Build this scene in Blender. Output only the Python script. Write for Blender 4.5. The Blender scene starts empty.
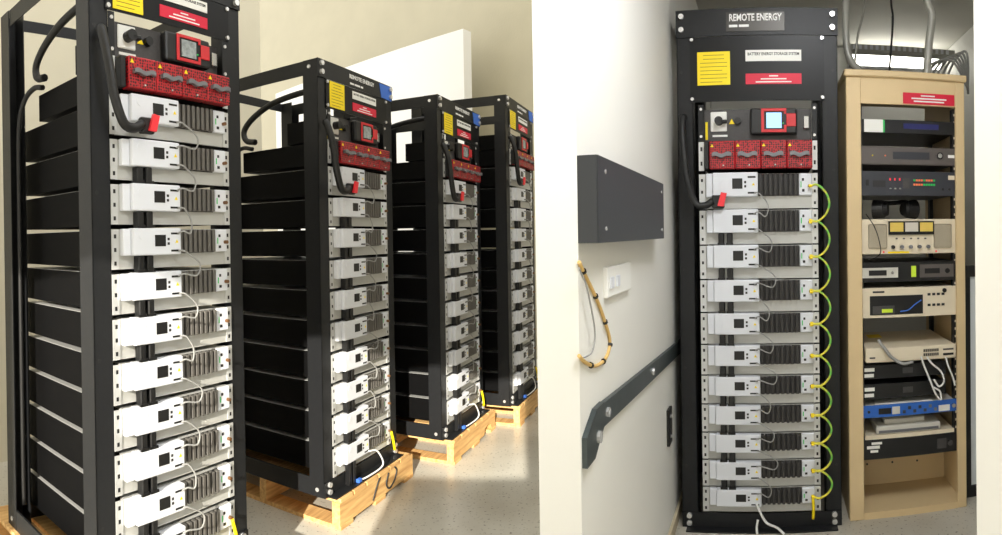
import bpy, bmesh, math, random
from mathutils import Matrix, Vector

# ------------------------------------------------------------------ camera, world, sun, exposure
SC = bpy.context.scene
COL = SC.collection
F, V0, CAMZ, ROLL = 590.0, 238.7, 1.214, 0.017
PSI = 1.233                      # yaw of the row of racks
RHO = 0.449                      # heading of the room with the beige cabinet
cam = bpy.data.cameras.new('camera')
cam.type = 'PANO'
cam.panorama_type = 'CENTRAL_CYLINDRICAL'
cam.central_cylindrical_range_u_min = -501 / F
cam.central_cylindrical_range_u_max = 501 / F
cam.central_cylindrical_range_v_min = -(535 - V0) / F
cam.central_cylindrical_range_v_max = V0 / F
cam.central_cylindrical_radius = 1.0
cam.clip_start = 0.02
camo = bpy.data.objects.new('camera', cam)
COL.objects.link(camo)
camo.matrix_world = (Matrix.Translation((0, 0, CAMZ))
                     @ Matrix.Rotation(ROLL, 4, Vector((math.sin(-.4), math.cos(-.4), 0)))
                     @ Matrix.Rotation(math.pi / 2, 4, 'X'))
SC.camera = camo

wd = bpy.data.worlds.new('daylight')
SC.world = wd
wd.use_nodes = True
wd.node_tree.nodes['Background'].inputs[0].default_value = (1.0, 0.99, 0.965, 1)
wd.node_tree.nodes['Background'].inputs[1].default_value = 1.6

sun = bpy.data.lights.new('sun', 'SUN')
sun.energy = 8
sun.angle = 0.009
sun.color = (1.0, 0.93, 0.80)
suno = bpy.data.objects.new('sun', sun)
COL.objects.link(suno)
SUN_DIR = Vector((0.03, 1.0, -0.36)).normalized()       # the way the light travels
suno.rotation_euler = SUN_DIR.to_track_quat('-Z', 'Y').to_euler()
suno.location = (0, -4, 5)

vs = SC.view_settings
vs.view_transform = 'Standard'
vs.look = 'None'
vs.gamma = 1.0
vs.use_curve_mapping = False
vs.exposure = 0.30

# ------------------------------------------------------------------ pixels to directions
def polar(u, r):
    a = (u - 501) / F
    return Vector((r * math.sin(a), r * math.cos(a), 0))
def horizon(u):
    return V0 - F * ROLL * math.sin((u - 501) / F + .4)
def unroll(u, v):
    h = horizon(u)
    return u - ROLL * math.cos((u - 501) / F + .4) * (v - h), h
def RP(u, v, a):                      # a pixel on the plane at depth a of the right room -> (b, a, z)
    u, h = unroll(u, v)
    g = (u - 501) / F - RHO
    return a * math.tan(g), a, CAMZ + (h - v) / F * a / math.cos(g)
def WP(u, v, b=-.39):                 # a pixel on the side wall of the right room -> (b, a, z)
    u, h = unroll(u, v)
    g = (u - 501) / F - RHO
    a = b / math.tan(g)
    return b, a, CAMZ + (h - v) / F * a / math.cos(g)
def zr(v, a=2.4, u=770):
    return RP(u, v, a)[2]
MR = Matrix.Rotation(-RHO, 4, 'Z')

# ------------------------------------------------------------------ materials
def srgb(r, g, b):
    f = lambda c: c / 12.92 if c <= .04045 else ((c + .055) / 1.055) ** 2.4
    return (f(r / 255), f(g / 255), f(b / 255), 1)
def mat(name, col, rough=.5, metal=0., noise=0., nscale=20., bump=0., bscale=200., emit=0., alpha=1., spec=.5):
    m = bpy.data.materials.new(name)
    m.use_nodes = True
    nt = m.node_tree
    p = nt.nodes['Principled BSDF']
    p.inputs['Base Color'].default_value = col
    p.inputs['Roughness'].default_value = rough
    p.inputs['Metallic'].default_value = metal
    p.inputs['Specular IOR Level'].default_value = spec
    p.inputs['Alpha'].default_value = alpha
    if emit:
        p.inputs['Emission Color'].default_value = col
        p.inputs['Emission Strength'].default_value = emit
    if noise or bump:
        tc = nt.nodes.new('ShaderNodeTexCoord')
    if noise:
        n = nt.nodes.new('ShaderNodeTexNoise')
        n.inputs['Scale'].default_value = nscale
        n.inputs['Detail'].default_value = 5
        nt.links.new(tc.outputs['Object'], n.inputs['Vector'])
        r = nt.nodes.new('ShaderNodeMapRange')
        r.inputs['From Min'].default_value = .3
        r.inputs['From Max'].default_value = .7
        r.inputs['To Min'].default_value = 1 - noise
        r.inputs['To Max'].default_value = 1 + noise
        nt.links.new(n.outputs['Fac'], r.inputs['Value'])
        mx = nt.nodes.new('ShaderNodeVectorMath')
        mx.operation = 'SCALE'
        mx.inputs[0].default_value = col[:3]
        nt.links.new(r.outputs['Result'], mx.inputs['Scale'])
        nt.links.new(mx.outputs['Vector'], p.inputs['Base Color'])
    if bump:
        n2 = nt.nodes.new('ShaderNodeTexNoise')
        n2.inputs['Scale'].default_value = bscale
        nt.links.new(tc.outputs['Object'], n2.inputs['Vector'])
        b = nt.nodes.new('ShaderNodeBump')
        b.inputs['Strength'].default_value = bump
        b.inputs['Distance'].default_value = .002
        nt.links.new(n2.outputs['Fac'], b.inputs['Height'])
        nt.links.new(b.outputs['Normal'], p.inputs['Normal'])
    return m

M = {
    'frame': mat('black_powder_coat', srgb(30, 31, 33), .38, .0, .08, 60, .15, 600, spec=.3),
    'case': mat('black_steel_case', srgb(8, 8, 9), .6, 0, .1, 30, spec=.1),
    'panel': mat('black_panel', srgb(18, 19, 21), .36, spec=.25),
    'ctrl': mat('charcoal_panel', srgb(68, 66, 66), .55, 0, .12, 120),
    'zinc': mat('zinc_steel', srgb(205, 206, 205), .35, .35, .06, 40),
    'rail': mat('grey_face_plate', srgb(188, 188, 184), .4, .1, .04, 15),
    'white': mat('white_plastic', srgb(222, 225, 232), .4),
    'fin': mat('heat_sink_fins', srgb(105, 102, 98), .5, .3),
    'findark': mat('heat_sink_base', srgb(52, 50, 49), .6),
    'black': mat('black_plastic', srgb(18, 18, 19), .45),
    'rubber': mat('black_rubber', srgb(13, 13, 14), .5, 0, .25, 300, .3, 500),
    'red': mat('red_plastic', srgb(205, 42, 50), .4),
    'lever': mat('red_lever', srgb(240, 52, 62), .4),
    'handle': mat('grey_handle', srgb(118, 119, 124), .35, .2),
    'yellow': mat('yellow_label', srgb(250, 222, 10), .5),
    'wlabel': mat('white_label', srgb(240, 240, 236), .5),
    'rlabel': mat('red_label', srgb(214, 20, 58), .5),
    'ink': mat('dark_ink', srgb(150, 128, 20), .6),
    'inkw': mat('white_ink', srgb(240, 240, 240), .6),
    'inkk': mat('black_ink', srgb(40, 40, 42), .6),
    'logo': mat('brushed_logo_plate', srgb(66, 64, 61), .35, .6, .1, 5),
    'bolt': mat('bright_bolt', srgb(225, 225, 225), .25, .6),
    'screen': mat('blue_screen', srgb(150, 200, 240), .2, emit=.9),
    'screenoff': mat('pale_screen', srgb(150, 158, 160), .15, 0, .35, 60),
    'tape': mat('blue_tape', srgb(60, 110, 205), .6),
    'comm': mat('grey_lead', srgb(150, 150, 148), .5),
    'wcable': mat('white_cable', srgb(232, 232, 230), .45),
    'silver': mat('silver_metal', srgb(190, 190, 190), .25, .9),
    'copper': mat('brown_stud', srgb(120, 84, 52), .4, .4),
    'green': mat('green_mark', srgb(40, 190, 90), .5),
    'blue': mat('blue_enamel', srgb(42, 100, 190), .4),
    'bluelcd': mat('blue_lcd', srgb(36, 40, 100), .3, emit=.08),
    'beige': mat('beige_steel', srgb(219, 194, 150), .5, 0, .03, 6, .1, 300),
    'cream': mat('cream_enamel', srgb(226, 214, 190), .45, 0, .03, 10),
    'grille': mat('grille_mesh', srgb(170, 160, 140), .6, 0, .2, 900),
    'meter': mat('meter_face', srgb(225, 195, 95), .4),
    'meterw': mat('meter_face_pale', srgb(212, 205, 195), .4),
    'tuner': mat('grey_brown_metal', srgb(98, 92, 90), .4, .2),
    'darkdev': mat('dark_blue_grey_metal', srgb(54, 56, 64), .4),
    'blackdev': mat('black_device', srgb(20, 21, 23), .35),
    'greydev': mat('pale_grey_device', srgb(206, 204, 196), .45),
    'paper': mat('paper', srgb(226, 226, 224), .8),
    'steelbar': mat('dark_steel_bar', srgb(70, 78, 80), .4, .5, .1, 20),
    'slate': mat('slate_box', srgb(52, 55, 60), .5),
    'tan': mat('tan_cable', srgb(214, 178, 110), .5),
    'pipe': mat('grey_conduit', srgb(176, 176, 170), .4, .2),
    'orange': mat('orange_led', srgb(220, 110, 70), .4, emit=.25),
    'redled': mat('red_led', srgb(220, 50, 60), .4, emit=.4),
    'lime': mat('lime_label', srgb(205, 235, 60), .5),
    'fill_panel': mat('fill_light_panel', srgb(250, 252, 255), .5, emit=34.0),  # glow of the added fill panel
    'lamp': mat('lamp_tube', srgb(255, 252, 240), .5, emit=6.0),
    'wallw': mat('white_wall_paint', srgb(236, 235, 230), .55, 0, .015, 2),
    'wallc': mat('cream_wall_paint', srgb(226, 220, 200), .7, 0, .03, 3, .2, 60),
    'wallb': mat('beige_wall_paint', srgb(186, 179, 155), .8, 0, .03, 4, .4, 50),
    'ceil': mat('ceiling_panel', srgb(214, 212, 204), .7, 0, .03, 5),
    'pane': mat('frosted_pane', srgb(222, 228, 232), .25),
    'trim': mat('skirting', srgb(198, 184, 158), .6),
}
# red mesh of the fuse covers: darker round perforations
def perforated(name, col, dark, scale):
    m = mat(name, col, .4)
    nt = m.node_tree
    p = nt.nodes['Principled BSDF']
    tc = nt.nodes.new('ShaderNodeTexCoord')
    v = nt.nodes.new('ShaderNodeTexVoronoi')
    v.inputs['Scale'].default_value = scale
    v.inputs['Randomness'].default_value = 0.35
    nt.links.new(tc.outputs['Object'], v.inputs['Vector'])
    r = nt.nodes.new('ShaderNodeValToRGB')
    r.color_ramp.elements[0].position = .36
    r.color_ramp.elements[0].color = dark
    r.color_ramp.elements[1].position = .52
    r.color_ramp.elements[1].color = col
    nt.links.new(v.outputs['Distance'], r.inputs['Fac'])
    nt.links.new(r.outputs['Color'], p.inputs['Base Color'])
    return m
M['redmesh'] = perforated('red_mesh', srgb(182, 30, 40), srgb(48, 8, 12), 115)
def wood(name):
    m = mat(name, srgb(222, 178, 116), .7)
    nt = m.node_tree
    p = nt.nodes['Principled BSDF']
    tc = nt.nodes.new('ShaderNodeTexCoord')
    mp = nt.nodes.new('ShaderNodeMapping')
    mp.inputs['Scale'].default_value = (6, 60, 60)
    oi = nt.nodes.new('ShaderNodeObjectInfo')
    ad = nt.nodes.new('ShaderNodeVectorMath')
    ad.operation = 'ADD'
    nt.links.new(tc.outputs['Object'], ad.inputs[0])
    nt.links.new(oi.outputs['Random'], ad.inputs[1])
    nt.links.new(ad.outputs[0], mp.inputs['Vector'])
    n = nt.nodes.new('ShaderNodeTexNoise')
    n.inputs['Scale'].default_value = 1
    n.inputs['Detail'].default_value = 6
    nt.links.new(mp.outputs[0], n.inputs['Vector'])
    r = nt.nodes.new('ShaderNodeValToRGB')
    r.color_ramp.elements[0].position = .3
    r.color_ramp.elements[0].color = srgb(186, 138, 82)
    r.color_ramp.elements[1].position = .65
    r.color_ramp.elements[1].color = srgb(228, 188, 126)
    nt.links.new(n.outputs['Fac'], r.inputs['Fac'])
    nt.links.new(r.outputs['Color'], p.inputs['Base Color'])
    return m
M['wood'] = wood('pine_board')
def earth():
    m = mat('green_yellow_sleeve', srgb(150, 200, 60), .45)
    nt = m.node_tree
    p = nt.nodes['Principled BSDF']
    tc = nt.nodes.new('ShaderNodeTexCoord')
    n = nt.nodes.new('ShaderNodeTexNoise')
    n.inputs['Scale'].default_value = 14
    nt.links.new(tc.outputs['Object'], n.inputs['Vector'])
    r = nt.nodes.new('ShaderNodeValToRGB')
    r.color_ramp.elements[0].position = .42
    r.color_ramp.elements[0].color = srgb(112, 196, 84)
    r.color_ramp.elements[1].position = .58
    r.color_ramp.elements[1].color = srgb(226, 214, 70)
    nt.links.new(n.outputs['Fac'], r.inputs['Fac'])
    nt.links.new(r.outputs['Color'], p.inputs['Base Color'])
    return m
M['earth'] = earth()
def terrazzo():
    m = mat('speckled_concrete', srgb(200, 196, 184), .28)
    nt = m.node_tree
    p = nt.nodes['Principled BSDF']
    tc = nt.nodes.new('ShaderNodeTexCoord')
    def noise(sc, det):
        n = nt.nodes.new('ShaderNodeTexNoise')
        n.inputs['Scale'].default_value = sc
        n.inputs['Detail'].default_value = det
        nt.links.new(tc.outputs['Object'], n.inputs['Vector'])
        return n
    a, b = noise(1.6, 5), noise(75, 2)
    r = nt.nodes.new('ShaderNodeValToRGB')
    r.color_ramp.elements[0].position = .35
    r.color_ramp.elements[0].color = srgb(178, 172, 158)
    r.color_ramp.elements[1].position = .65
    r.color_ramp.elements[1].color = srgb(208, 205, 194)
    nt.links.new(a.outputs['Fac'], r.inputs['Fac'])
    s = nt.nodes.new('ShaderNodeValToRGB')
    s.color_ramp.elements[0].position = .30
    s.color_ramp.elements[0].color = (.35, .33, .30, 1)
    s.color_ramp.elements[1].position = .38
    s.color_ramp.elements[1].color = (1, 1, 1, 1)
    nt.links.new(b.outputs['Fac'], s.inputs['Fac'])
    mx = nt.nodes.new('ShaderNodeMix')
    mx.data_type = 'RGBA'
    mx.blend_type = 'MULTIPLY'
    mx.inputs['Factor'].default_value = 1
    nt.links.new(r.outputs['Color'], mx.inputs['A'])
    nt.links.new(s.outputs['Color'], mx.inputs['B'])
    nt.links.new(mx.outputs['Result'], p.inputs['Base Color'])
    return m
M['floor'] = terrazzo()

# ------------------------------------------------------------------ mesh helpers
class MB:
    """collects shapes; build(name, material) makes one mesh"""
    def __init__(self):
        self.bm = bmesh.new()
    def box(self, x0, x1, y0, y1, z0, z1, bev=0., seg=1):
        g = bmesh.ops.create_cube(self.bm, size=1)
        vv = g['verts']
        for v in vv:
            v.co = Vector(((x0 + x1) / 2 + v.co.x * (x1 - x0), (y0 + y1) / 2 + v.co.y * (y1 - y0), (z0 + z1) / 2 + v.co.z * (z1 - z0)))
        if bev:
            ed = list({e for v in vv for e in v.link_edges})
            bmesh.ops.bevel(self.bm, geom=ed, offset=bev, segments=seg, affect='EDGES', profile=.5)
        return self
    def cyl(self, p0, p1, r, n=12, r2=None):
        p0, p1 = Vector(p0), Vector(p1)
        d = p1 - p0
        q = d.to_track_quat('Z', 'Y').to_matrix().to_4x4()
        bmesh.ops.create_cone(self.bm, cap_ends=True, segments=n, radius1=r, radius2=r if r2 is None else r2, depth=d.length,
                              matrix=Matrix.Translation((p0 + p1) / 2) @ q)
        return self
    def prism(self, pts, axis, lo, hi):
        """polygon (2D points) extruded along axis 'x','y','z' from lo to hi"""
        def P(p, h):
            return {'x': (h, p[0], p[1]), 'y': (p[0], h, p[1]), 'z': (p[0], p[1], h)}[axis]
        a = [self.bm.verts.new(P(p, lo)) for p in pts]
        b = [self.bm.verts.new(P(p, hi)) for p in pts]
        n = len(pts)
        fs = [self.bm.faces.new(a), self.bm.faces.new(b[::-1])]
        for i in range(n):
            fs.append(self.bm.faces.new((a[i], b[i], b[(i + 1) % n], a[(i + 1) % n])))
        bmesh.ops.recalc_face_normals(self.bm, faces=fs)
        return self
    def tube(self, pts, r, n=8, smooth=6):
        pts = spline(pts, smooth)
        rings = []
        up = Vector((.13, .31, .94))
        for i, p in enumerate(pts):
            t = (pts[min(i + 1, len(pts) - 1)] - pts[max(i - 1, 0)]).normalized()
            s = up.cross(t)
            if s.length < 1e-4:
                s = Vector((1, 0, 0)).cross(t)
            s.normalize()
            w = t.cross(s)
            up = w if w.length else up
            up = up.normalized()
            rings.append([self.bm.verts.new(p + r * (math.cos(k * 2 * math.pi / n) * s + math.sin(k * 2 * math.pi / n) * w)) for k in range(n)])
            up = w
        for a, b in zip(rings, rings[1:]):
            for k in range(n):
                f = self.bm.faces.new((a[k], a[(k + 1) % n], b[(k + 1) % n], b[k]))
                f.smooth = True
        self.bm.faces.new(rings[0][::-1])
        self.bm.faces.new(rings[-1])
        return self
    def tri(self, cx, cz, s, y0, y1):
        return self.prism([(cx - s, cz - s * .85), (cx + s, cz - s * .85), (cx, cz + s * .9)], 'y', y0, y1)
    def mesh(self, name, material):
        me = bpy.data.meshes.new(name)
        self.bm.to_mesh(me)
        self.bm.free()
        me.materials.append(M[material])
        return me
def spline(pts, k):
    P = [Vector(p) for p in pts]
    if k <= 1 or len(P) < 3:
        return P
    P = [2 * P[0] - P[1]] + P + [2 * P[-1] - P[-2]]
    out = []
    for i in range(1, len(P) - 2):
        a, b, c, d = P[i - 1:i + 3]
        for j in range(k):
            t = j / k
            out.append(.5 * (2 * b + (c - a) * t + (2 * a - 5 * b + 4 * c - d) * t * t + (3 * b - a - 3 * c + d) * t ** 3))
    out.append(P[-2])
    return out
def textmesh(name, s, size, material, x, y, z, align='CENTER', depth=.0008, width=None):
    cu = bpy.data.curves.new(name, 'FONT')
    cu.body = s
    cu.size = size
    cu.extrude = depth
    cu.align_x = align
    cu.offset = size * .022
    cu.resolution_u = 2
    o = bpy.data.objects.new(name, cu)
    COL.objects.link(o)
    bpy.context.view_layer.update()
    me = bpy.data.meshes.new_from_object(o.evaluated_get(bpy.context.evaluated_depsgraph_get()))
    bpy.data.objects.remove(o)
    bpy.data.curves.remove(cu)
    if width:
        xs = [v.co.x for v in me.vertices]
        k = width / (max(xs) - min(xs))
        me.transform(Matrix.Diagonal((k, 1, 1, 1)))
    me.transform(Matrix.Translation((x, y, z)) @ Matrix.Rotation(math.pi / 2, 4, 'X'))
    me.materials.clear()
    me.materials.append(M[material])
    me.name = name
    return me
FINE = ('_row', '_bank', '_print', '_lines', '_lettering', 'scrawl')     # marks too small to pick apart
def part(name, mb, material, subs=(), label=None):
    me = mb if isinstance(mb, bpy.types.Mesh) else mb.mesh(name, material)
    return (name, me, list(subs), label)
def link(name, me, parent=None):
    o = bpy.data.objects.new(name, me)
    COL.objects.link(o)
    if parent:
        o.parent = parent
    return o
def place(name, parts, mtx, label, cat, group=None):
    """an Empty at the thing's base that parents its parts (mesh data shared between repeats)"""
    e = link(name, None)
    e.empty_display_size = .05
    e.matrix_world = mtx
    e['label'] = label
    e['category'] = cat
    if group:
        e['group'] = group
    def add(ps, parent):
        for (n, me, subs, lab) in ps:
            o = link(n, me, parent)
            if lab:
                o['label'] = lab
            if n.endswith(FINE):
                o['kind'] = 'stuff'
            add(subs, o)
    add(parts, e)
    return e
def single(name, mb, material, mtx, label, cat, group=None):
    o = link(name, mb.mesh(name, material))
    o.matrix_world = mtx
    o['label'] = label
    o['category'] = cat
    if group:
        o['group'] = group
    return o
def struct(name, mb, material, mtx=Matrix(), parent=None):
    o = link(name, mb.mesh(name, material), parent)
    if parent is None:
        o.matrix_world = mtx
        o['kind'] = 'structure'
    return o
def T(x, y, z):
    return Matrix.Translation((x, y, z))

# ------------------------------------------------------------------ the setting
struct('floor', MB().box(-8, 9, -3, 11, -.1, 0), 'floor')
# hall with the row of racks: cream wall, then the beige wall, with a white partition standing before it
def slab(name, p, q, thick, z0, z1, material):
    p, q = Vector(p).to_2d(), Vector(q).to_2d()
    d = (q - p).normalized()
    n = Vector((-d.y, d.x)) * thick
    return struct(name, MB().prism([p, q, q + n, p + n], 'z', z0, z1), material)
A = polar(466.5, 5.6)
dpan = Vector((-.819, .574, 0))
slab('wall_back', A - dpan * 2.6 + Vector((.574, .819, 0)) * .5, A + dpan * 9 + Vector((.574, .819, 0)) * .5, -.12, 0, 7, 'wallb')
ztop = CAMZ + (horizon(467) - 29) / F * 5.6
slab('wall_partition', A, A + dpan * 3.2, -.12, 0, ztop, 'wallw')
wl = slab('wall_left', polar(263.5, 4.4), polar(-260, 3.1), -.14, 0, 6, 'wallc')
# unseen wall added to mask the sun; its openings shape the sunlit patches
struct('wall_sun_mask', MB().box(-5, -1.75, -1.55, -1.4, 0, 9.5).box(-.02, 5, -1.55, -1.4, 0, 9.5)
       .box(-1.75, -.02, -1.55, -1.4, 2.2, 9.5).box(-.66, -.02, -1.55, -1.4, 0, 1.56), 'wallc')
# pier wall between the two rooms, its end facing the viewer
E1, E2 = polar(535.5, 1.2), polar(577.5, 1.239)
c1 = MR @ Vector((-.39, 4.3, 0))
c2 = MR @ Vector((-.50, 4.3, 0))
struct('wall_middle', MB().prism([E1.to_2d(), E2.to_2d(), c1.to_2d(), c2.to_2d()], 'z', 0, 2.553), 'wallw')
# right-hand wall of the room with the cabinet
G1, G2 = polar(975, 1.2), polar(1016, 1.17)
h1 = MR @ Vector((1.35, 3.1, 0))
h2 = MR @ Vector((1.35, 4.3, 0))
h3 = MR @ Vector((2.3, 4.3, 0))
struct('wall_right', MB().prism([G1.to_2d(), G2.to_2d(), h3.to_2d(), h2.to_2d(), h1.to_2d()], 'z', 0, 2.553), 'wallw')
struct('wall_far', MB().box(-.5, 1.5, 4.3, 4.42, 0, 2.553), 'wallw', MR)
struct('ceiling', MB().box(-.5, 1.62, .3, 4.42, 2.56, 2.64), 'ceil', MR)
struct('baseboard_middle', MB().box(-.39, -.378, 1.25, 4.3, 0, .05), 'trim', MR)
tr = struct('trim_1', MB().box(-.39, 1.35, 3.2, 3.24, 2.535, 2.56), 'ceil', MR)

# ------------------------------------------------------------------ rack equipment
P = .1333
EARW = .4826
def post_mesh(W, D, H, ix, iy):
    """C-shaped upright at one corner"""
    w, d, t = .064, .075, .004
    x0 = 0 if ix == 0 else W - w
    y0 = 0 if iy == 0 else D - d
    xo = 0 if ix == 0 else W - t
    yo = 0 if iy == 0 else D - t
    b = MB()
    b.box(x0, x0 + w, yo, yo + t, 0, H)
    b.box(xo, xo + t, y0, y0 + d, 0, H)
    b.box(x0 + (w - t if ix == 0 else 0), x0 + (w if ix == 0 else t), y0, y0 + d, 0, H)
    return b
def dashes(x, widths, z, h, y):
    b = MB()
    for w in widths:
        b.box(x, x + w, y, y + .003, z, z + h)
        x += w + .006
    return b
def rack_parts(W, D, H, zc0, zh0, tape, cover_style, n_holes=4):
    """frame, header plate (zh0..H) and cover panel (zc0..zh0)"""
    ps = []
    for ix in (0, 1):
        for iy in (0, 1):
            subs = []
            if iy == 0:
                hb = MB()
                cx = .018 if ix == 0 else W - .018
                for k in range(n_holes):
                    z = .25 + k * (H - .5) / (n_holes - 1)
                    hb.cyl((cx, -.0006, z), (cx, .003, z), .006, 10)
                subs.append(part('hole_row', hb, 'black'))
            ps.append(part('post', post_mesh(W, D, H, ix, iy), 'frame', subs))
    for x in (.004, W - .008):
        sb = [part('bolt', MB().cyl((x - .006 if x < .1 else x, y, zz), (x if x < .1 else x + .01, y, zz), .009, 10), 'bolt') for y in (.035, D - .035) for zz in (.03,)]
        ps.append(part('base_rail', MB().box(x - .003, x + .005, .004, D - .004, 0, .075), 'frame', sb))
        ps.append(part('top_rail', MB().box(x, x + .004, .076, D - .076, H - .06, H), 'frame',
                       [part('bolt', MB().cyl((x - .010 if x < .1 else x, .04, H - .03), (x if x < .1 else x + .014, .04, H - .03), .008, 10), 'bolt')]))
    ps.append(part('rear_rail', MB().box(.065, W - .065, D - .008, D - .004, H - .045, H), 'frame'))
    ps.append(part('rear_rail', MB().box(.065, W - .065, D - .008, D - .004, 0, .07), 'frame'))
    bb = [part('bolt', MB().cyl((x, -.016, z), (x, -.005, z), .011, 10), 'bolt') for x in (.03, W - .03) for z in (.02, .05)]
    ps.append(part('base_plate', MB().box(0, W, -.006, -.001, 0, .062).box(.02, W - .02, -.05, -.006, 0, .006), 'frame', bb))
    # header
    hb = [part('bolt', MB().cyl((x, -.017, z), (x, -.006, z), .011, 12), 'bolt') for x in (.021, W - .021) for z in (zh0 + (H - zh0) * .27, zh0 + (H - zh0) * .76)]
    hm = (H + zh0) / 2
    hh = H - zh0
    if cover_style == 'right':
        lx0, lx1 = W * .312, W * .672
        hb.append(part('logo_plate', MB().box(lx0, lx1, -.0085, -.006, zh0 + hh * .14, H - hh * .16), 'logo'))
        hb.append(part('logo_lettering', textmesh('logo_lettering', 'REMOTE ENERGY', hh * .36, 'inkw', (lx0 + lx1) / 2, -.009, hm + hh * .02, width=(lx1 - lx0) * .9), None))
        hb.append(part('small_print', dashes(lx0 + .012, [.034, .040], hm - hh * .21, hh * .09, -.0095), 'inkw'))
    else:
        lx0, lx1 = W * .38, W * .72
        hb.append(part('logo_lettering', textmesh('logo_lettering', 'REMOTE ENERGY', hh * .34, 'inkw', (lx0 + lx1) / 2, -.0065, hm + hh * .02, width=(lx1 - lx0)), None))
        hb.append(part('small_print', dashes(lx0 + .005, [.03, .045, .02], hm - hh * .34, hh * .11, -.0068), 'inkw'))
        if tape:
            hb.append(part('tape', MB().prism([(W * .80, hm + hh * .42), (W * .99, hm + hh * .45), (W * .985, hm - hh * .5), (W * .83, hm - hh * .45)], 'y', -.0085, -.006), 'tape', label='blue adhesive tape'))
    ps.append(part('header_plate', MB().box(-.002, W + .002, -.006, -.001, zh0, H), 'frame', hb))
    # cover
    c0, c1_ = .055, W - .055
    cw = c1_ - c0
    ch = zh0 - zc0
    sub = [part('screw', MB().cyl((x, -.011, z), (x, -.005, z), .007, 10), 'bolt') for x in (c0 + .008, c1_ - .008) for z in (zc0 + .012, zh0 - .012)]
    if cover_style == 'right':
        yl = (c0 + cw * .055, c0 + cw * .30, zc0 + ch * .25, zc0 + ch * .76)
        wx = (c0 + cw * .415, c0 + cw * .83)
        wz = (zc0 + ch * .60, zc0 + ch * .77)
        rz = (zc0 + ch * .25, zc0 + ch * .41)
    else:
        yl = (c0 + cw * .05, c0 + cw * .27, zc0 + ch * .06, zc0 + ch * .96)
        wx = (c0 + cw * .40, c0 + cw * .80)
        wz = (zc0 + ch * .60, zc0 + ch * .88)
        rz = (zc0 + ch * .16, zc0 + ch * .46)
    lines = MB()
    for k in range(8):
        z = yl[2] + (yl[3] - yl[2]) * (.09 + k * .115)
        ins = .012 if k < 6 else .024
        lines.box(yl[0] + ins, yl[1] - ins - (.02 if k in (0, 3) else 0), -.0073, -.0068, z - .0012, z + .0012)
    sub.append(part('yellow_label', MB().box(yl[0], yl[1], -.007, -.005, yl[2], yl[3]), 'yellow'))
    sub.append(part('printed_lines', lines, 'ink'))
    sub.append(part('white_label', MB().box(wx[0], wx[1], -.007, -.005, wz[0], wz[1]), 'wlabel'))
    wh = wz[1] - wz[0]
    sub.append(part('label_lettering', textmesh('label_lettering', 'BATTERY ENERGY STORAGE SYSTEM', wh * .36, 'inkk', sum(wx) / 2, -.0073, wz[0] + wh * .52, width=(wx[1] - wx[0]) * .92, depth=.0003), None))
    sub.append(part('red_label', MB().box(wx[0], wx[1], -.007, -.005, rz[0], rz[1]), 'rlabel'))
    rl = MB()
    rh = rz[1] - rz[0]
    for k, (f0, f1) in enumerate(((.18, .82), (.27, .73), (.42, .58))):
        z = rz[0] + rh * (.2 + .28 * k)
        rl.box(wx[0] + (wx[1] - wx[0]) * f0, wx[0] + (wx[1] - wx[0]) * f1, -.0073, -.0068, z - rh * .055, z + rh * .055)
    sub.append(part('label_print', rl, 'inkw'))
    ps.append(part('cover_panel', MB().box(c0, c1_, -.005, -.001, zc0, zh0 - .002), 'panel', sub))
    return ps

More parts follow.
